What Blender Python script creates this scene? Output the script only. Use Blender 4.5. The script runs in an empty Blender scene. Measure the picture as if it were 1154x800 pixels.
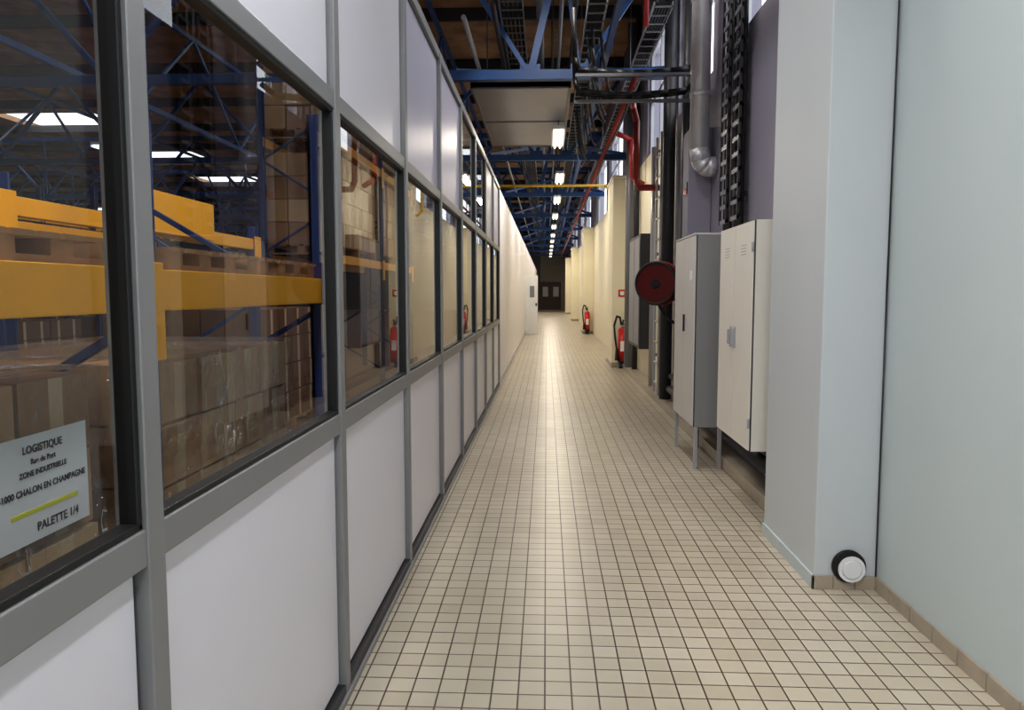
import bpy, bmesh, math, random
from mathutils import Vector, Matrix
random.seed(7)
scn = bpy.context.scene
def S(r,g,b):
    f=lambda c:(c/255/12.92) if c/255<=0.04045 else ((c/255+0.055)/1.055)**2.4
    return (f(r),f(g),f(b),1)
def mat(name,col,rough=.5,metal=0,var=.08,vs=3,bump=0,bs=40,coat=0,emit=0,spec=None):
    m=bpy.data.materials.new(name); m.use_nodes=True
    nt=m.node_tree; p=nt.nodes['Principled BSDF']
    p.inputs['Roughness'].default_value=rough; p.inputs['Metallic'].default_value=metal
    if spec is not None: p.inputs['Specular IOR Level'].default_value=spec
    tc=nt.nodes.new('ShaderNodeTexCoord')
    nz=nt.nodes.new('ShaderNodeTexNoise'); nz.inputs['Scale'].default_value=vs; nz.inputs['Detail'].default_value=5
    nt.links.new(tc.outputs['Object'],nz.inputs['Vector'])
    mx=nt.nodes.new('ShaderNodeMix'); mx.data_type='RGBA'
    mx.inputs[6].default_value=tuple(c*(1-var*2) for c in col[:3])+(1,)
    mx.inputs[7].default_value=tuple(min(1,c*(1+var)) for c in col[:3])+(1,)
    nt.links.new(nz.outputs[0],mx.inputs[0]); nt.links.new(mx.outputs[2],p.inputs['Base Color'])
    if bump:
        n2=nt.nodes.new('ShaderNodeTexNoise'); n2.inputs['Scale'].default_value=bs
        nt.links.new(tc.outputs['Object'],n2.inputs['Vector'])
        b=nt.nodes.new('ShaderNodeBump'); b.inputs['Strength'].default_value=bump; b.inputs['Distance'].default_value=.01
        nt.links.new(n2.outputs[0],b.inputs['Height']); nt.links.new(b.outputs[0],p.inputs['Normal'])
    if coat: p.inputs['Coat Weight'].default_value=coat; p.inputs['Coat Roughness'].default_value=.1
    if emit:
        p.inputs['Emission Color'].default_value=col; p.inputs['Emission Strength'].default_value=emit
    return m
def glassmat(name,tint,rough=0.0,mul=1.0,base=.04,bump=0):
    m=bpy.data.materials.new(name); m.use_nodes=True; nt=m.node_tree; nt.nodes.clear()
    N=nt.nodes.new; L=nt.links.new
    out=N('ShaderNodeOutputMaterial'); mix=N('ShaderNodeMixShader'); tr=N('ShaderNodeBsdfTransparent'); gl=N('ShaderNodeBsdfGlossy')
    tr.inputs[0].default_value=tint; gl.inputs['Roughness'].default_value=rough; gl.inputs['Color'].default_value=(.95,.95,.95,1)
    g=N('ShaderNodeNewGeometry'); d=N('ShaderNodeVectorMath'); d.operation='DOT_PRODUCT'
    L(g.outputs['Incoming'],d.inputs[0]); L(g.outputs['Normal'],d.inputs[1])
    def M(op,a,b=None):
        n=N('ShaderNodeMath'); n.operation=op
        for i,v in enumerate((a,b)):
            if v is None: continue
            if isinstance(v,(int,float)): n.inputs[i].default_value=v
            else: L(v,n.inputs[i])
        return n.outputs[0]
    c=M('ABSOLUTE',d.outputs['Value']); o=M('SUBTRACT',1.0,c); p5=M('POWER',o,5.0)
    F=M('ADD',M('MULTIPLY',p5,1-base),base); R=M('DIVIDE',M('MULTIPLY',F,2.0*mul),M('ADD',F,1.0))
    R2=M('MINIMUM',R,1.0)
    last=mix.outputs[0]
    if bump:
        tc=N('ShaderNodeTexCoord'); nz=N('ShaderNodeTexNoise'); nz.inputs['Scale'].default_value=6; nz.inputs['Detail'].default_value=5
        nz.inputs['Distortion'].default_value=2.5
        L(tc.outputs['Object'],nz.inputs['Vector']); b=N('ShaderNodeBump'); b.inputs['Strength'].default_value=bump; b.inputs['Distance'].default_value=.12
        L(nz.outputs[0],b.inputs['Height']); L(b.outputs[0],gl.inputs['Normal'])
        mp=N('ShaderNodeMapping'); mp.inputs['Scale'].default_value=(3,3,1.2); mp.inputs['Rotation'].default_value=(.5,0,0)
        L(tc.outputs['Object'],mp.inputs[0]); n2=N('ShaderNodeTexNoise'); n2.inputs['Scale'].default_value=1.3; n2.inputs['Detail'].default_value=4; n2.inputs['Distortion'].default_value=1.2
        L(mp.outputs[0],n2.inputs['Vector'])
        a=M('ABSOLUTE',M('SUBTRACT',n2.outputs[0],.5)); mr=N('ShaderNodeMapRange'); mr.inputs['From Max'].default_value=.010; mr.inputs['To Min'].default_value=.45; mr.inputs['To Max'].default_value=0
        L(a,mr.inputs[0]); df=N('ShaderNodeBsdfDiffuse'); df.inputs[0].default_value=(.85,.85,.87,1)
        m2=N('ShaderNodeMixShader'); L(mr.outputs[0],m2.inputs[0]); L(mix.outputs[0],m2.inputs[1]); L(df.outputs[0],m2.inputs[2]); last=m2.outputs[0]
    L(R2,mix.inputs[0]); L(tr.outputs[0],mix.inputs[1]); L(gl.outputs[0],mix.inputs[2]); L(last,out.inputs[0])
    return m

class MB:
    def __init__(s,name): s.name=name; s.bm=bmesh.new(); s.mats=[]
    def mi(s,m):
        if m not in s.mats: s.mats.append(m)
        return s.mats.index(m)
    def box(s,x0,x1,y0,y1,z0,z1,m):
        i=s.mi(m); v=[s.bm.verts.new(p) for p in ((x0,y0,z0),(x1,y0,z0),(x1,y1,z0),(x0,y1,z0),(x0,y0,z1),(x1,y0,z1),(x1,y1,z1),(x0,y1,z1))]
        for f in ((3,2,1,0),(4,5,6,7),(0,1,5,4),(1,2,6,5),(2,3,7,6),(3,0,4,7)):
            fc=s.bm.faces.new([v[k] for k in f]); fc.material_index=i
        return s
    def bar(s,p0,p1,w,h,m):
        p0=Vector(p0);p1=Vector(p1);d=(p1-p0).normalized()
        up=Vector((0,0,1)) if abs(d.z)<.95 else Vector((0,1,0))
        a=d.cross(up).normalized()*w/2; b=a.normalized().cross(d).normalized()*h/2; i=s.mi(m)
        v=[s.bm.verts.new(p+sa*a+sb*b) for p in (p0,p1) for sa,sb in ((-1,-1),(1,-1),(1,1),(-1,1))]
        for f in ((0,1,2,3),(7,6,5,4),(0,4,5,1),(1,5,6,2),(2,6,7,3),(3,7,4,0)):
            fc=s.bm.faces.new([v[k] for k in f]); fc.material_index=i
        return s
    def cyl(s,p0,p1,r,m,r2=None,seg=16):
        p0=Vector(p0);p1=Vector(p1);d=p1-p0;L=d.length; r2=r if r2 is None else r2
        mt=Matrix.Translation((p0+p1)/2)@d.to_track_quat('Z','Y').to_matrix().to_4x4()
        i=s.mi(m)
        g=bmesh.ops.create_cone(s.bm,cap_ends=True,segments=seg,radius1=r,radius2=r2,depth=L,matrix=mt)
        for v in g['verts']:
            for f in v.link_faces: f.material_index=i; f.smooth=len(f.verts)==4
        return s
    def sph(s,c,r,m,sc=(1,1,1)):
        i=s.mi(m)
        g=bmesh.ops.create_uvsphere(s.bm,u_segments=14,v_segments=8,radius=r,matrix=Matrix.Translation(c)@Matrix.Diagonal((*sc,1)))
        for v in g['verts']:
            for f in v.link_faces: f.material_index=i; f.smooth=True
        return s
    def pipe(s,pts,r,m,seg=12):
        for a,b in zip(pts,pts[1:]): s.cyl(a,b,r,m,seg=seg)
        for p in pts[1:-1]: s.sph(p,r,m)
        return s
    def torus(s,c,axis,R,r,m,n=28,k=8):
        ax=Vector(axis).normalized(); u=ax.orthogonal().normalized(); w=ax.cross(u); i=s.mi(m); c=Vector(c)
        rings=[]
        for a in range(n):
            t=2*math.pi*a/n; d=u*math.cos(t)+w*math.sin(t)
            rings.append([s.bm.verts.new(c+d*(R+r*math.cos(2*math.pi*b/k))+ax*r*math.sin(2*math.pi*b/k)) for b in range(k)])
        for a in range(n):
            for b in range(k):
                f=s.bm.faces.new((rings[a][b],rings[(a+1)%n][b],rings[(a+1)%n][(b+1)%k],rings[a][(b+1)%k])); f.material_index=i; f.smooth=True
        return s
    def quad(s,ps,m):
        f=s.bm.faces.new([s.bm.verts.new(p) for p in ps]); f.material_index=s.mi(m); return s
    def build(s,bevel=0,parent=None):
        bmesh.ops.recalc_face_normals(s.bm,faces=s.bm.faces)
        me=bpy.data.meshes.new(s.name); s.bm.to_mesh(me); s.bm.free()
        for m in s.mats: me.materials.append(m)
        o=bpy.data.objects.new(s.name,me); scn.collection.objects.link(o)
        if bevel:
            b=o.modifiers.new('bevel','BEVEL'); b.width=bevel; b.segments=2; b.limit_method='ANGLE'
        if parent: o.parent=parent
        return o

# ---------------- materials
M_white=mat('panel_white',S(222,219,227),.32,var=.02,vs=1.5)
M_upper_unlit=mat('panel_upper_unlit',S(186,183,202),.35,var=.03)  # white panels further along, their unlit tone put into the colour
M_alu=mat('aluminium_frame',S(142,142,143),.4,.3,var=.04)
M_black=mat('gasket_black',S(16,16,18),.5)
M_wallR=mat('paint_pale_grey',S(192,203,204),.5,var=.03,vs=1.2,bump=.05,bs=120)
M_col=mat('paint_column_grey',S(196,202,205),.45,var=.03,vs=1.2,bump=.05,bs=120)
M_wallG=mat('paint_lavender_grey',S(142,139,153),.6,var=.06)
M_cream=mat('paint_cream',S(238,231,204),.5,var=.03)
M_farwhite=mat('paint_cool_white',S(226,223,230),.4,var=.03)
M_blue=mat('truss_blue',S(44,86,148),.45,var=.2)
M_rackblue=mat('rack_blue',S(28,58,120),.4,var=.1)
M_yel=mat('rack_yellow',S(255,180,8),.4,var=.05)
M_pyel=mat('pipe_yellow',S(235,190,40),.4)
M_red=mat('pipe_red',S(150,38,34),.4)
M_ered=mat('extinguisher_red',S(205,30,22),.25)
M_dred=mat('reel_dark_red',S(90,14,20),.35)
M_dark=mat('dark_metal',S(54,53,57),.45,.2)
M_grey=mat('grey_metal',S(130,132,139),.4,.2)
M_lgrey=mat('light_grey_metal',S(172,173,178),.35,.2)
M_silver=mat('galvanised_duct',S(205,205,210),.35,.4,var=.1,vs=8)
M_cab=mat('cabinet_cream',S(226,222,212),.4,var=.02)
M_cab2=mat('cabinet_grey',S(206,204,200),.4,var=.02)
M_cabside=mat('cabinet_side_grey',S(138,140,140),.45,var=.03)
M_roof=mat('roof_insulation',S(192,150,112),.9,var=.48,vs=2.5,bump=.6,bs=8)
M_conc=mat('warehouse_concrete',S(128,90,76),.35,var=.12,vs=.8)
M_wood=mat('pallet_wood',S(172,132,92),.75,var=.2,vs=12)
M_cart=mat('carton_brown',S(196,158,116),.7,var=.12,vs=5)
M_cartb=mat('carton_brown_pale',S(212,178,136),.7,var=.12,vs=5)
M_cartc=mat('carton_brown_mid',S(174,134,96),.7,var=.12,vs=5)
M_cart2=mat('carton_brown_dark',S(120,86,60),.7,var=.12,vs=5)
M_tape=mat('carton_tape',S(222,198,160),.25)
M_paper=mat('label_paper',S(236,238,240),.6,var=.02)
M_ink=mat('label_ink',S(35,35,40),.6)
M_ylab=mat('label_highlight',S(225,225,60),.6)
M_dwall=mat('warehouse_wall',S(88,82,86),.8,var=.1)
M_endw=mat('far_wall_brown',S(150,140,128),.8,var=.1)
M_btile=mat('skirting_tile',S(172,160,142),.35,var=.15,vs=10)
M_plug=mat('vent_white',S(230,232,234),.35)
M_tubeC=mat('lamp_tube_cool',S(235,242,255),.5,emit=4)
M_tubeW=mat('lamp_tube_warm',S(255,244,220),.5,emit=4)
M_brown=mat('door_brown',S(78,56,44),.5)
M_glass=glassmat('window_glass',(.90,.92,.915,1),0,.8)
M_film=glassmat('stretch_film',(.98,.98,.98,1),.10,.8,.04,bump=1.0)

def tilemat():
    m=bpy.data.materials.new('floor_tiles'); m.use_nodes=True; nt=m.node_tree; p=nt.nodes['Principled BSDF']; N=nt.nodes.new; L=nt.links.new
    tc=N('ShaderNodeTexCoord'); br=N('ShaderNodeTexBrick'); br.offset=0; br.offset_frequency=1
    br.inputs['Scale'].default_value=1; br.inputs['Brick Width'].default_value=.1; br.inputs['Row Height'].default_value=.1
    br.inputs['Mortar Size'].default_value=.0034; br.inputs['Mortar Smooth'].default_value=.15; br.inputs['Bias'].default_value=0
    br.inputs['Color1'].default_value=S(200,192,174); br.inputs['Color2'].default_value=S(189,180,161); br.inputs['Mortar'].default_value=S(78,63,52)
    L(tc.outputs['Object'],br.inputs['Vector'])
    nz=N('ShaderNodeTexNoise'); nz.inputs['Scale'].default_value=.9; nz.inputs['Detail'].default_value=2
    L(tc.outputs['Object'],nz.inputs['Vector'])
    cr=N('ShaderNodeValToRGB'); cr.color_ramp.elements[0].position=.3; cr.color_ramp.elements[0].color=(.86,.84,.81,1); cr.color_ramp.elements[1].position=.7; cr.color_ramp.elements[1].color=(1,1,1,1)
    L(nz.outputs[0],cr.inputs[0])
    mx=N('ShaderNodeMix'); mx.data_type='RGBA'; mx.blend_type='MULTIPLY'; mx.inputs[0].default_value=1
    L(br.outputs['Color'],mx.inputs[6]); L(cr.outputs[0],mx.inputs[7]); 
    n3=N('ShaderNodeTexNoise'); n3.inputs['Scale'].default_value=5.5; n3.inputs['Detail'].default_value=10; n3.inputs['Roughness'].default_value=.75
    L(tc.outputs['Object'],n3.inputs['Vector'])
    c3=N('ShaderNodeValToRGB'); c3.color_ramp.elements[0].position=.69; c3.color_ramp.elements[0].color=(1,1,1,1); c3.color_ramp.elements[1].position=.72; c3.color_ramp.elements[1].color=(.4,.38,.42,1)
    L(n3.outputs[0],c3.inputs[0])
    m2=N('ShaderNodeMix'); m2.data_type='RGBA'; m2.blend_type='MULTIPLY'; m2.inputs[0].default_value=1
    L(mx.outputs[2],m2.inputs[6]); L(c3.outputs[0],m2.inputs[7]); L(m2.outputs[2],p.inputs['Base Color'])
    mr=N('ShaderNodeMapRange'); mr.inputs['To Min'].default_value=.29; mr.inputs['To Max'].default_value=.36
    L(nz.outputs[0],mr.inputs[0]); L(mr.outputs[0],p.inputs['Roughness'])
    b=N('ShaderNodeBump'); b.invert=True; b.inputs['Strength'].default_value=.5; b.inputs['Distance'].default_value=.003
    L(br.outputs['Fac'],b.inputs['Height']); L(b.outputs[0],p.inputs['Normal'])
    return m
M_tile=tilemat()

XL=-.75; XR=1.67; YE=62; XW=XR-.004
# ---------------- floors
MB('floor').box(XL-.04,XR+.2,-6,YE,-.1,0,M_tile).build()
MB('floor_warehouse').box(-30,XL-.04,-6,YE,-.1,-.001,M_conc).build()
# ---------------- left partition
P=1.31; mull=[1.35+P*k for k in range(-4,9)]
w=MB('wall_left')
YW=mull[-1]
def zband(y0,y1,z0,z1,m):
    g=.014
    w.box(XL-.03,XL-.018,y0,y1,z0,z1,M_black)
    w.box(XL-.02,XL-.002,y0+.03+g,y1-.03-g,z0+.0+g,z1-g,m)
for i,(a,b) in enumerate(zip(mull,mull[1:])):
    zband(a,b,.06,1.0,M_white)
    if not (6.5<a<9.0): zband(a,b,2.19,3.08,M_white if a<3.9 else M_upper_unlit)
for y in mull:
    w.box(XL-.04,XL+.022,y-.03,y+.03,0,3.12,M_alu)
w.box(XL-.038,XL+.018,mull[0],YW,.995,1.065,M_alu)
w.box(XL-.038,XL+.018,mull[0],YW,2.13,2.19,M_alu)
w.box(XL-.038,XL+.018,mull[0],YW,3.08,3.14,M_alu)
w.box(XL-.038,XL+.02,mull[0],YW,0,.06,M_dark)
w.box(XL-.02,XL+.03,mull[0],YW,0,.025,M_alu)
for a,b in zip(mull,mull[1:]):
    for z0,z1 in [(1.065,2.13)]+([(2.19,3.08)] if 6.5<a<9.0 else []):
        w.box(XL-.025,XL+.012,a+.03,b-.03,z0,z0+.014,M_black); w.box(XL-.025,XL+.012,a+.03,b-.03,z1-.014,z1,M_black)
        w.box(XL-.025,XL+.012,a+.03,a+.044,z0,z1,M_black); w.box(XL-.025,XL+.012,b-.044,b-.03,z0,z1,M_black)
w.build(.003)
n=0
for a,b in zip(mull,mull[1:]):
    for z0,z1 in [(1.07,2.125)]+([(2.195,3.075)] if 6.5<a<9.0 else []):
        n+=1; g=MB('window_%d'%n); g.quad([(XL-.006,a+.035,z0),(XL-.006,b-.035,z0),(XL-.006,b-.035,z1),(XL-.006,a+.035,z1)],M_glass); g.build()
w=MB('wall_left_solid'); y=YW+.03
while y<YE-1:
    y2=min(y+2.6,YE); w.box(XL-.08,XL+.0,y+.006,y2-.006,0,3.14,M_farwhite); w.box(XL-.07,XL-.01,y-.006,y2,0,3.13,M_dark); y=y2
w.box(XL-.09,XL+.02,YW+.03,YE,0,.1,M_lgrey); w.build()
# ---------------- right wall
w=MB('wall_right')
w.box(XR,XR+.2,-6,4.2,0,6.6,M_wallR)
wins=[(5.0,6.9),(7.9,9.9),(10.8,12.9),(17,20.5),(21.5,25.5),(29,33),(34,38),(41,45),(46,50)]
WZ0,WZ1=3.72,5.4
w.box(XR,XR+.2,4.2,10,0,WZ0,M_wallG); w.box(XR,XR+.2,10,YE,0,WZ0,M_cream)
w.box(XR,XR+.2,4.2,YE,WZ1,6.6,M_wallG)
pr=4.2
for a,b in wins+[(YE,YE)]:
    w.box(XR,XR+.2,pr,a,WZ0,WZ1,M_wallG); pr=b
w.build()
for k,(a,b) in enumerate(wins):
    g=MB('window_frame_%d'%(k+1)); t=.05
    for yy in [a,(a+b)/2-t/2,b-t]: g.box(XR+.05,XR+.1,yy,yy+t,WZ0,WZ1,M_lgrey)
    for zz in [WZ0,(WZ0+WZ1)/2,WZ1-t]: g.box(XR+.05,XR+.1,a,b,zz,zz+t,M_lgrey)
    g.build()
c=MB('column_casing'); c.box(1.36,XR,3.78,4.66,0,6.6,M_col); c.build(.006)
b=MB('baseboard_right') 
y=-6
while y<3.7: b.box(XR-.012,XR,y+.002,min(y+.2,3.78)-.002,0,.07,M_btile); y+=.2
b.box(1.348,1.36,3.768,4.66,0,.07,M_wallR)
for k in range(3): b.box(1.348+k*.107,1.348+k*.107+.104,3.768,3.78,0,.07,M_btile)
b.box(XR-.17,XR,4.67,14.9,0,.1,M_btile)
b.build(.002)
v=MB('round_vent'); v.cyl((1.526,3.779,.122),(1.526,3.755,.122),.082,M_black,seg=32); v.cyl((1.535,3.756,.112),(1.535,3.745,.112),.066,M_plug,seg=32); v.cyl((1.535,3.745,.112),(1.535,3.738,.112),.05,M_plug,r2=.044,seg=32); v.build()
MB('corner_cable').pipe([(XR-.008,3.77,3.9),(XR-.010,3.772,1.5),(XR-.008,3.77,.07)],.004,M_dark,6).build()
for i,yy in enumerate((15,27,39,51)):
    p=MB('pillar'); p.box(1.3,XR,yy,yy+1.3,0,3.7,M_cream); p.box(1.29,XR,yy-.01,yy+1.31,0,.1,M_btile); p.box(1.28,XR,yy-.02,yy+1.32,3.7,3.76,M_cream); p.build(.01)
# ---------------- end walls
w=MB('wall_far'); w.box(-30,-.5,YE,YE+.2,0,6.6,M_dwall); w.box(-.5,XR,YE,YE+.2,2.3,6.6,M_endw); w.box(1.2,XR,YE,YE+.2,0,2.3,M_endw)
w.box(-.5,1.2,YE+.15,YE+.2,0,2.3,M_brown); w.build()
d=MB('door_2'); 
for x0 in (-.5,.36):
    d.box(x0+.02,x0+.82,YE+.02,YE+.07,0,2.2,M_brown); d.box(x0+.2,x0+.64,YE+.005,YE+.02,1.1,1.9,M_lgrey)
d.build(.01)
w=MB('wall_back'); w.box(-30,XL,-6.2,-6,0,6.6,M_dwall); w.box(XL,XR,-6.2,-6,3.4,6.6,M_wallR); w.build()
w=MB('wall_warehouse'); w.box(-30.2,-30,-6,YE,0,6.6,M_dwall); w.build()
r=MB('ceiling'); SK0,SK1=-5.6,-2.6  # skylight gaps added in the roof to brighten trusses and warehouse
r.box(-30,-16,-6,YE,6.6,6.75,M_roof); r.box(-13,SK0,-6,YE,6.6,6.75,M_roof); r.box(SK1,XR+.2,-6,YE,6.6,6.75,M_roof)
y=-6; sky=[]
while y<YE:
    for a,b_ in ((SK0,SK1),(-16,-13)):
        far=(a==-16 and y<10)
        r.box(a,b_,y,min(y+(6 if far else 3.5),YE),6.6,6.75,M_roof)
        if y+6<=YE and not far: sky.append((a,b_,y+3.5,y+6))
    y+=6
r.build()
for a,b_,c0,c1 in sky:
    l=bpy.data.lights.new('added_skylight_portal','AREA'); l.shape='RECTANGLE'; l.size=b_-a; l.size_y=c1-c0; l.cycles.is_portal=True
    o=bpy.data.objects.new('added_skylight_portal',l); scn.collection.objects.link(o); o.location=((a+b_)/2,(c0+c1)/2,6.62)
q=MB('roof_purlins')
for k in range(0,22):
    yy=-4+3*k; q.box(-30,XR,yy,yy+.08,6.38,6.598,M_dark)
q.build()

# ---------------- trusses
def truss(y,zb=4.28,zt=5.95,x0=-29.9,x1=XR-.02):
    t=MB('roof_truss')
    t.bar((x0,y,zb),(x1,y,zb),.12,.12,M_blue); t.bar((x0,y,zt),(x1,y,zt),.12,.13,M_blue)
    t.bar((-.22,y,zb),(.18,y,zt),.09,.09,M_blue); t.bar((.42,y,zb),(1.55,y,zt),.07,.07,M_blue); t.bar((-.22,y,zb),(-1.3,y,zt),.06,.06,M_blue); t.bar((.42,y,zb),(.18,y,zt),.05,.05,M_blue)
    t.box(-.35,-.09,y-.02,y+.02,zb-.06,zb+.14,M_blue); t.box(.3,.54,y-.02,y+.02,zb-.06,zb+.14,M_blue)
    st=1.5; x=-1.3; k=1
    while x-st>x0:
        a,b=(zb,zt) if k%2==0 else (zt,zb)
        t.bar((x,y,a),(x-st,y,b),.07,.07,M_blue); 
        if k%2==1: t.bar((x-st,y,zb),(x-st,y,zt),.05,.05,M_blue)
        x-=st; k+=1
    return t.build()
for y in (4,10,16,22,28,34,40,46,52,58): truss(y)
def ltruss(x):
    t=MB('longitudinal_truss')
    zb,zt=4.5,6.1
    t.bar((x,3,zb),(x,60,zb),.07,.08,M_blue); t.bar((x,3,zt),(x,60,zt),.07,.08,M_blue)
    y=4;k=0
    while y<58:
        a,b=(zb,zt) if k%2==0 else (zt,zb); t.bar((x,y,a),(x,y+2,b),.05,.05,M_blue); y+=2;k+=1
    return t.build()
for x in (.75,-1.9,-6.5,-12,-18): ltruss(x)
br=MB('roof_bracing')
for y in (10,16,22,28,34,40,46):
    br.bar((-1.2,y,4.35),(1.6,y+6,5.9),.06,.06,M_blue); br.bar((1.6,y,4.35),(-1.2,y+6,5.9),.06,.06,M_blue)
br.build()
# ---------------- overhead services
h=MB('overhead_air_handling_box'); h.box(-1.0,.3,10.25,14.3,4.2,4.36,M_lgrey)
for yy in (10.25,12.25,14.26): h.box(-1.02,.32,yy,yy+.04,4.185,4.38,M_grey)
h.box(-1.02,-.98,10.25,14.3,4.185,4.38,M_grey); h.box(.28,.32,10.25,14.3,4.185,4.38,M_grey)
for xx in (-.82,.08):
    for yy in (10.6,13.9): h.cyl((xx,yy,4.36),(xx,yy,6.4),.01,M_dark,seg=6)
h.build(.005)
def tray(name,x,z,y0,y1,wd=.22):
    t=MB(name); t.box(x-wd/2,x-wd/2+.01,y0,y1,z,z+.06,M_lgrey); t.box(x+wd/2-.01,x+wd/2,y0,y1,z,z+.06,M_lgrey)
    y=y0
    while y<y1: t.box(x-wd/2,x+wd/2,y,y+.03,z,z+.012,M_grey); y+=.28
    for k in range(5): t.cyl((x-wd/2+.04+k*(wd-.08)/4,y0,z+.035),(x-wd/2+.04+k*(wd-.08)/4,y1,z+.035),.02,M_black,seg=8)
    y=y0+.5
    while y<y1: t.cyl((x,y,z+.06),(x,y,6.5),.006,M_grey,seg=6); y+=3
    t.build()
tray('cable_tray',.55,4.62,6,60); tray('cable_tray',-.45,5.0,3,60,.3); tray('cable_tray',1.33,4.75,9,60)
def rn(name,pts,r,m): MB(name).pipe(pts,r,m).build()
rn('sprinkler_pipe',[(1.08,9.5,4.12),(1.08,60,4.12)],.035,M_red)
rn('sprinkler_pipe',[(.95,5,5.2),(.95,60,5.2)],.03,M_red)
rn('sprinkler_pipe',[(.0,12,4.88),(1.5,12,4.88)],.03,M_red)
rn('sprinkler_pipe',[(1.12,8.9,4.5),(1.12,8.9,6.3)],.03,M_red)
rn('sprinkler_pipe_branch',[(1.16,10.6,4.15),(1.22,11,4.1),(1.27,11,3.9),(1.27,11,3.1),(1.33,11,2.98),(XR-.02,11,2.98)],.045,M_red)
rn('sprinkler_pipe_branch',[(1.17,13,4.15),(1.4,13,4.05),(1.45,13,3.4),(XR-.03,13,3.3)],.045,M_red)
rn('gas_pipe',[(-2.5,18,3.98),(1.35,18,3.98),(1.45,18,3.9),(1.45,18,3.4),(1.55,18,3.3),(XR-.03,18,3.3)],.03,M_pyel)
for x,z,r,m in ((-.1,5.3,.05,M_grey),(.2,5.55,.03,M_lgrey),(.35,5.0,.025,M_dark),(-.7,5.4,.04,M_dark),(-.95,4.6,.03,M_lgrey),(-.62,4.75,.03,M_dark)):
    rn('service_pipe',[(x,8.8,z),(x,60,z)],r,m)
cb=MB('cable_bundle')
for k,(z,y) in enumerate(((3.86,8.3),(3.66,8.4))):
    for j in range(5):
        zz=z+.025*(j%2); yy=y+.03*j
        pts=[(XR-.03,yy,zz+.12)]+[(1.5-1.15*t/6,yy,zz-.04*math.sin(math.pi*t/6)) for t in range(7)]+[(.3,yy,zz+.12),(.28,yy,4.5)]
        cb.pipe(pts,.016 if j else .024,M_black,8)
cb.box(.3,XW,8.25,8.3,3.78,3.81,M_grey); cb.box(.3,XW,8.55,8.6,3.58,3.61,M_grey)
cb.build()
cd=MB('hanging_cables')
for j in range(14):
    x=random.uniform(.46,.64); y=random.uniform(8.9,14.2); x2=min(.95,x+random.uniform(.1,.3)); z2=random.uniform(3.7,4.1)
    pts=[(x+(x2-x)*t/8,y+.5*t/8,4.59+(z2-4.59)*t/8-.25*math.sin(math.pi*t/8)) for t in range(9)]
    cd.pipe(pts,random.choice([.012,.018,.022]),random.choice([M_black,M_dark,M_grey]),6)
cd.build()
d=MB('ventilation_duct'); d.pipe([(1.5,7.65,6.5),(1.5,7.65,2.9),(1.52,7.65,2.78),(1.57,7.65,2.73),(XW,7.65,2.73)],.095,M_silver,24)
for z in (3.4,4.3,5.2,6.1): d.cyl((1.5,7.65,z),(1.5,7.65,z+.04),.105,M_silver,seg=24)
d.build()
for yy in (6.35,6.75):
    t=MB('vertical_cable_tray'); t.box(1.56,1.58,yy,yy+.02,2.1,6.3,M_dark); t.box(1.56,1.58,yy+.24,yy+.26,2.1,6.3,M_dark)
    z=2.1
    while z<6.3: t.box(1.565,1.58,yy,yy+.25,z,z+.035,M_grey); z+=.13
    for k in range(5): t.cyl((1.61,yy+.04+.045*k,2.0),(1.61,yy+.04+.045*k,6.3),.018,M_black,seg=8)
    for z in (2.3,4,6): t.box(1.58,XW,yy+.1,yy+.14,z,z+.04,M_dark)
    t.build()
l=MB('wall_ladder')
for yy in (10.2,10.6): l.box(1.5,1.53,yy,yy+.05,0,3.6,M_lgrey)
z=.25
while z<3.6: l.cyl((1.515,10.2,z),(1.515,10.62,z),.013,M_lgrey,seg=8); z+=.28
for z in (.6,2.0,3.4):
    for yy in (10.2,10.6): l.box(1.53,XW,yy,yy+.04,z,z+.04,M_grey)
l.build()
for yy,x,r,m,zt in ((8.72,1.58,.06,M_dark,6.3),(8.98,1.6,.045,M_grey,6.3),(9.9,1.56,.08,M_dark,6.3),(11.3,1.58,.05,M_lgrey,3.6),(14.1,1.53,.08,M_grey,6.3),(13.7,1.6,.05,M_dark,6.3)):
    rn('riser_pipe',[(x,yy,.1),(x,yy,zt)],r,m)
e=MB('electrical_cabinet'); e.box(1.45,XW,7.85,8.2,2.02,3.15,M_wallG); e.box(1.44,1.45,7.88,8.18,2.05,3.12,M_wallG); e.box(1.435,1.44,7.95,8.1,2.5,2.56,M_ered); e.box(1.43,1.44,7.9,7.92,2.5,2.62,M_black); e.build(.006)
e=MB('electrical_cabinet'); e.box(1.46,XW,11.9,13.4,.6,2.4,M_dark); e.box(1.45,1.46,11.95,12.62,.65,2.35,M_grey); e.box(1.45,1.46,12.66,13.35,.65,2.35,M_grey); e.build(.006)
rn('floor_pipe',[(1.59,4.7,.25),(1.59,9.7,.25)],.05,M_dark); rn('floor_pipe',[(1.6,4.7,.42),(1.6,9.7,.42)],.035,M_dark)

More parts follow.
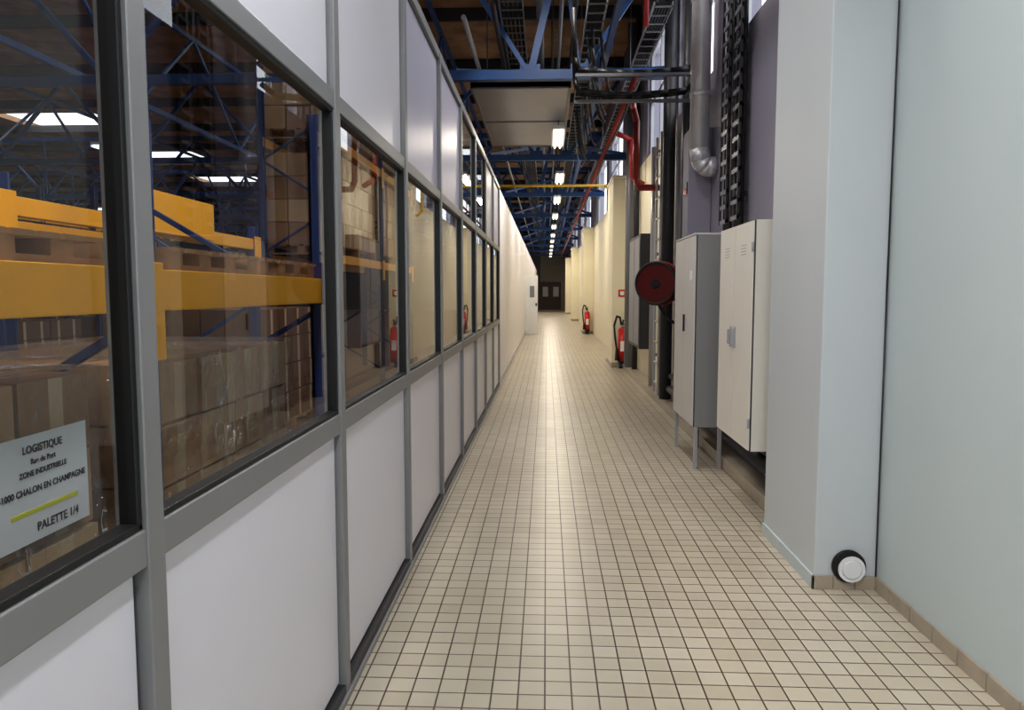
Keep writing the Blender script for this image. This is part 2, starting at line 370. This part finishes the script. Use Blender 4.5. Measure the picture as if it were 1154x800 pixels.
# ---------------- cabinets
c=MB('wall_cabinet'); y0,y1,x0,z0,z1=4.82,5.7,1.29,.48,1.95
c.box(x0+.02,XW,y0,y1,z0,z1,M_cab); ym=(y0+y1)/2
for a,b in ((y0+.004,ym-.004),(ym+.004,y1-.004)): c.box(x0,x0+.018,a,b,z0+.006,z1-.006,M_cab)
c.box(x0+.01,x0+.02,y0+.003,y1-.003,z0+.003,z1-.003,M_dark)
for s in (-1,1):
    c.box(x0-.012,x0,ym+s*.05-.014,ym+s*.05+.014,1.12,1.26,M_lgrey); c.box(x0-.03,x0-.012,ym+s*.05-.008,ym+s*.05+.008,1.14,1.24,M_lgrey)
    for k in range(4): c.box(x0-.001,x0,ym+s*.22-.06,ym+s*.22+.06,1.8-.02*k,1.804-.02*k,M_grey)
for z in (z0+.15,z1-.2):
    c.cyl((x0,y0-.0,z),(x0,y0,z+.06),.008,M_lgrey,seg=8)
c.build(.004)
c=MB('metal_locker_on_legs'); y0,y1,x0,z0,z1=6.35,7.3,1.23,.36,1.97
c.box(x0+.02,XR-.03,y0,y1,z0,z1,M_cabside); ym=(y0+y1)/2
for a,b in ((y0+.004,ym-.004),(ym+.004,y1-.004)): c.box(x0,x0+.018,a,b,z0+.006,z1-.006,M_cab2)
c.box(x0+.01,x0+.02,y0+.003,y1-.003,z0+.003,z1-.003,M_dark)
c.box(x0+.0,XR-.03,y0-.003,y1+.003,z1,z1+.015,M_cab2)
for yy in (y0,y1-.035):
    for xx in (x0+.02,1.45): c.box(xx,xx+.03,yy,yy+.03,0,z0,M_lgrey)
c.box(x0-.014,x0,ym-.06,ym-.03,1.15,1.3,M_black); c.box(x0-.002,x0,y0+.1,y0+.22,1.6,1.68,M_paper)
c.build(.004)
# ---------------- hose reel
h=MB('fire_hose_reel'); C=Vector((1.36,9.3,1.6)); ax=Vector((-.45,-.9,0)).normalized()
h.cyl(C-ax*.09,C-ax*.075,.26,M_dred,seg=36); h.cyl(C+ax*.075,C+ax*.09,.25,M_dred,seg=36); h.torus(C+ax*.085,ax,.25,.018,M_black); h.torus(C-ax*.085,ax,.26,.016,M_red)
h.cyl(C-ax*.08,C+ax*.08,.1,M_red,seg=24); h.cyl(C+ax*.09,C+ax*.12,.05,M_black,seg=20)
for k in range(5):
    for rr in (.16,.2,.235): h.torus(C+ax*(-.056+.028*k),ax,rr-.01,.016,M_black)
h.box(1.4,XW,9.35,9.45,1.5,1.7,M_dark); h.pipe([tuple(C+Vector((0,0,-.24))),(1.45,9.3,1.2),(1.6,9.35,1.1),(1.64,9.4,1.3)],.016,M_black,8)
h.build()
# ---------------- extinguishers
def ext(x,y,z=.14):
    e=MB('fire_extinguisher')
    e.cyl((x,y,z),(x,y,z+.6),.09,M_ered,seg=28); e.sph((x,y,z+.6),.09,M_ered,(1,1,.75)); e.cyl((x,y,z-.02),(x,y,z+.02),.094,M_black,seg=28)
    e.cyl((x,y,z+.65),(x,y,z+.73),.028,M_lgrey); e.box(x-.02,x+.02,y-.1,y+.06,z+.72,z+.74,M_black); e.bar((x,y+.05,z+.74),(x,y-.11,z+.81),.03,.015,M_black)
    e.pipe([(x-.03,y,z+.71),(x-.06,y-.02,z+.86),(x-.12,y-.02,z+.88),(x-.17,y-.03,z+.7),(x-.15,y-.04,z+.45),(x-.12,y-.05,z+.25)],.02,M_black,8)
    e.cyl((x-.12,y-.05,z+.27),(x-.11,y-.06,z+.02),.02,M_black,r2=.045)
    e.box(x-.05,x+.05,y-.093,y-.085,z+.2,z+.4,M_paper)
    e.box(x-.06,x+.06,y+.08,y+.1,z+.1,z+.6,M_dark)
    e.cyl((x,y,0),(x,y,z-.02),.07,M_dark)
    e.build()
ext(1.5,14.86); ext(1.45,26.86)
s=MB('extinguisher_sign'); s.box(1.42,1.56,14.985,14.995,1.4,1.54,M_ered); s.box(1.45,1.53,14.98,14.985,1.43,1.51,M_paper); s.build()
d=MB('door_1'); d.box(-.72,-.3,26.5,26.54,.01,2.07,M_plug); d.box(-.38,-.33,26.48,26.5,1.0,1.1,M_dark); d.box(-.58,-.42,26.49,26.5,1.3,1.7,M_grey); d.build(.004)

# ---------------- lamps
def lamp(x,y,z,power,warm,col,L=1.4,name='fluorescent_lamp',zr=6.5):
    e=MB(name); e.box(x-.09,x+.09,y-L/2-.03,y+L/2+.03,z,z+.05,M_plug); e.bar((x-.1,y-L/2,z-.01),(x-.1,y+L/2,z-.01),.01,.05,M_plug); e.bar((x+.1,y-L/2,z-.01),(x+.1,y+L/2,z-.01),.01,.05,M_plug)
    for s_ in (-.045,.045): e.cyl((x+s_,y-L/2,z-.02),(x+s_,y+L/2,z-.02),.016,M_tubeW if warm else M_tubeC)
    for yy in (y-.5,y+.5): e.cyl((x,yy,z+.05),(x,yy,zr),.006,M_dark,seg=6)
    o=e.build()
    l=bpy.data.lights.new('tube_light','AREA'); l.shape='RECTANGLE'; l.size=.16; l.size_y=L; l.energy=power; l.color=col
    lo=bpy.data.objects.new('tube_light',l); scn.collection.objects.link(lo); lo.location=(x,y,z-.045); lo.parent=o
    return o
CW=(.95,.97,1.0); WW=(1.0,.89,.73)
lamp(.3,-3.2,4.0,82,False,CW); lamp(.3,1.0,4.0,66,False,CW); lamp(.28,5.6,5.0,40,False,(1,.96,.93))  # unseen fixtures added to light the near corridor
lamp(.18,12.6,4.0,52,True,(1,.9,.76),zr=4.184); lamp(.05,8.0,5.4,56,True,(1,.93,.84))  # second lamp is added above the frame to brighten the middle stretch
for y in (17,21,25.5,29.5,34,38,42,46,50,54): lamp(.28,y,4.0,50,True,WW)
for x,y,p in ((-1.08,1.4,56),(-1.08,4.4,36),(-4.2,5.5,14),(-8,5,14),(-8,14,18),(-14,24,26),(-3.5,18,12)):  # first two are unseen, added over the aisle to light the cartons
    lamp(x,y,4.1,p,False,(1,.94,.88),name='warehouse_fluorescent_lamp')

# ---------------- warehouse racks
def rack(x0,x1,ys,levels,top,bh=.14,extra=None):
    r=MB('pallet_rack')
    for y in ys:
        for x in (x0-.04,x1-.04):
            r.box(x,x+.08,y-.05,y-.035,0,top,M_rackblue); r.box(x,x+.08,y+.035,y+.05,0,top,M_rackblue); r.box(x,x+.02,y-.05,y+.05,0,top,M_rackblue)
        z=.2;k=0
        while z<top-.7:
            a,b=(x0,x1) if k%2==0 else (x1,x0); r.bar((a,y,z),(b,y,z+.6),.03,.03,M_rackblue); z+=.6;k+=1
        for z in levels:
            for x in (x0+.045,): r.box(x,x+.012,y-.07,y+.07,z-.3,z+.02,M_yel)
    for z in levels:
        for x in (x0,x1): 
            r.box(x-.03,x+.03,ys[0],ys[-1],z-bh,z,M_yel)
    if extra: r.box(*extra,M_yel)
    return r.build(.003)
rack(-1.32,-2.35,(-.5,2.38,4.35),(1.575,),2.5)
rack(-2.75,-3.7,(-1,3.7,7.0),(1.99,),2.1,.1,(-2.73,-2.62,4.7,5.9,1.9,2.18))
rack(-2.75,-3.7,(9.8,12.5,15.2),(1.99,3.5),4.4,.12)
rack(-8.2,-9.2,(0,2.7,5.4,8.1,10.8,13.5,16.2,18.9,21.6),(1.5,2.9),3.4)
rack(-13,-14,(2.7,5.4,8.1,10.8,13.5,16.2,19,21.7,24.4),(1.5,2.9),3.4)
def stack(x0,y0,z0,nx,ny,nz,sx,sy,sz,film=False,m=M_cart,name='carton_stack',g=.006,jj=.006):
    s=MB(name)
    W=nx*sx; D=ny*sy
    for k in range(3): s.box(x0,x0+W,y0+k*(D-.1)/2,y0+k*(D-.1)/2+.1,z0,z0+.02,M_wood)
    for a in range(3):
        for b in range(3): s.box(x0+a*(W-.1)/2,x0+a*(W-.1)/2+.1,y0+b*(D-.1)/2,y0+b*(D-.1)/2+.1,z0+.02,z0+.11,M_wood)
    for k in range(6): s.box(x0+k*(W-.12)/5,x0+k*(W-.12)/5+.12,y0,y0+D,z0+.11,z0+.13,M_wood)
    zb=z0+.13
    for i in range(nx):
        for j in range(ny):
            for k in range(nz):
                jx,jy=random.uniform(-jj,jj),random.uniform(-jj,jj)
                X=x0+i*sx+jx; Y=y0+j*sy+jy; Z=zb+k*sz
                mm=random.choice([M_cart,M_cartb,M_cartc]) if m is M_cart else m
                s.box(X+g,X+sx-g,Y+g,Y+sy-g,Z+.002,Z+sz-.008,mm)
                if i==nx-1:
                    s.box(X+sx-g,X+sx-g+.0015,Y+sy/2-.03,Y+sy/2+.03,Z+.004,Z+sz-.01,M_tape)
    if film: 
        e=.014; X1=x0+W+e; zt=zb+nz*sz+e
        s.box(x0-e,X1,y0-e,y0+D+e,z0+.08,zt,M_film)
    return s.build(.006)
stack(-2.35,.90,0,3,4,5,.333,.32,.228,True,g=.010,jj=.008)
stack(-2.35,2.55,0,3,4,5,.333,.33,.224,True,g=.010,jj=.008)
for yy in (9.95,12.7):
    stack(-3.75,yy,1.995,3,5,4,.33,.45,.3,False,M_cart); stack(-3.75,yy,3.505,3,5,3,.33,.45,.3,False,M_cart)
stack(-3.75,5.4,0,3,3,3,.33,.4,.3,False,M_cart2); stack(-3.75,7.3,0,3,4,4,.33,.4,.3,False,M_cart2)
for xx in (-9.2,-14):
    for k,y in enumerate((.2,2.9,5.6,8.3,11,13.7,16.4,19)):
        stack(xx,y+.2,1.505,3,4,random.choice([2,3]),.33,.42,.3,False,random.choice([M_cart,M_cart2]))
        stack(xx,y+.3,0,3,4,3,.33,.42,.3,False,M_cart2)
for y in (-.4,.55,1.5,2.6,3.45):
    p=MB('wooden_pallet'); z0=1.576
    for k in range(3): p.box(-2.38+k*.48,-2.28+k*.48,y,y+.8,z0,z0+.02,M_wood)
    for a in range(3):
        for b in range(4): p.box(-2.38+a*.48,-2.28+a*.48,y+b*.233,y+b*.233+.1,z0+.02,z0+.065,M_wood)
    for k in range(8): p.box(-2.38,-1.3,y+k*.1,y+k*.1+.075,z0+.065,z0+.08,M_wood)
    p.build()
lab=MB('shipping_label')
lx=-2.35+1.0+.016
lab.box(lx,lx+.002,1.72,2.10,.85,1.13,M_paper); lab.box(lx+.002,lx+.003,1.78,2.05,.925,.937,M_ylab)
lo=lab.build()
def txt(s,y,z,size):
    cu=bpy.data.curves.new('label_text','FONT'); cu.body=s; cu.size=size; cu.align_x='CENTER'; cu.extrude=.0003; cu.offset=.0006
    o=bpy.data.objects.new('label_text',cu); scn.collection.objects.link(o); o.location=(lx+.004,y,z); o.rotation_euler=(math.pi/2,0,math.pi/2)
    o.data.materials.append(M_ink); o.parent=lo
txt('LOGISTIQUE',1.91,1.085,.028); txt('Rue du Port',1.91,1.055,.02); txt('ZONE INDUSTRIELLE',1.91,1.025,.02); txt('51000 CHALON EN CHAMPAGNE',1.91,.98,.0235); txt('PALETTE 1/4',1.96,.875,.032)

wd=bpy.data.worlds.new('World'); scn.world=wd; wd.use_nodes=True
bg=wd.node_tree.nodes['Background']; bg.inputs[0].default_value=(.9,.95,1,1); bg.inputs[1].default_value=2.4
scn.view_settings.view_transform='Standard'
scn.view_settings.exposure=.05; scn.view_settings.gamma=.9
cam=bpy.data.cameras.new('camera'); co=bpy.data.objects.new('camera',cam); scn.collection.objects.link(co)
cam.sensor_width=36; cam.lens=26.5; cam.clip_end=200; cam.clip_start=.05
co.location=(0,0,1.5); co.rotation_euler=(math.radians(90-4.8),0,math.radians(2.6)); scn.camera=co
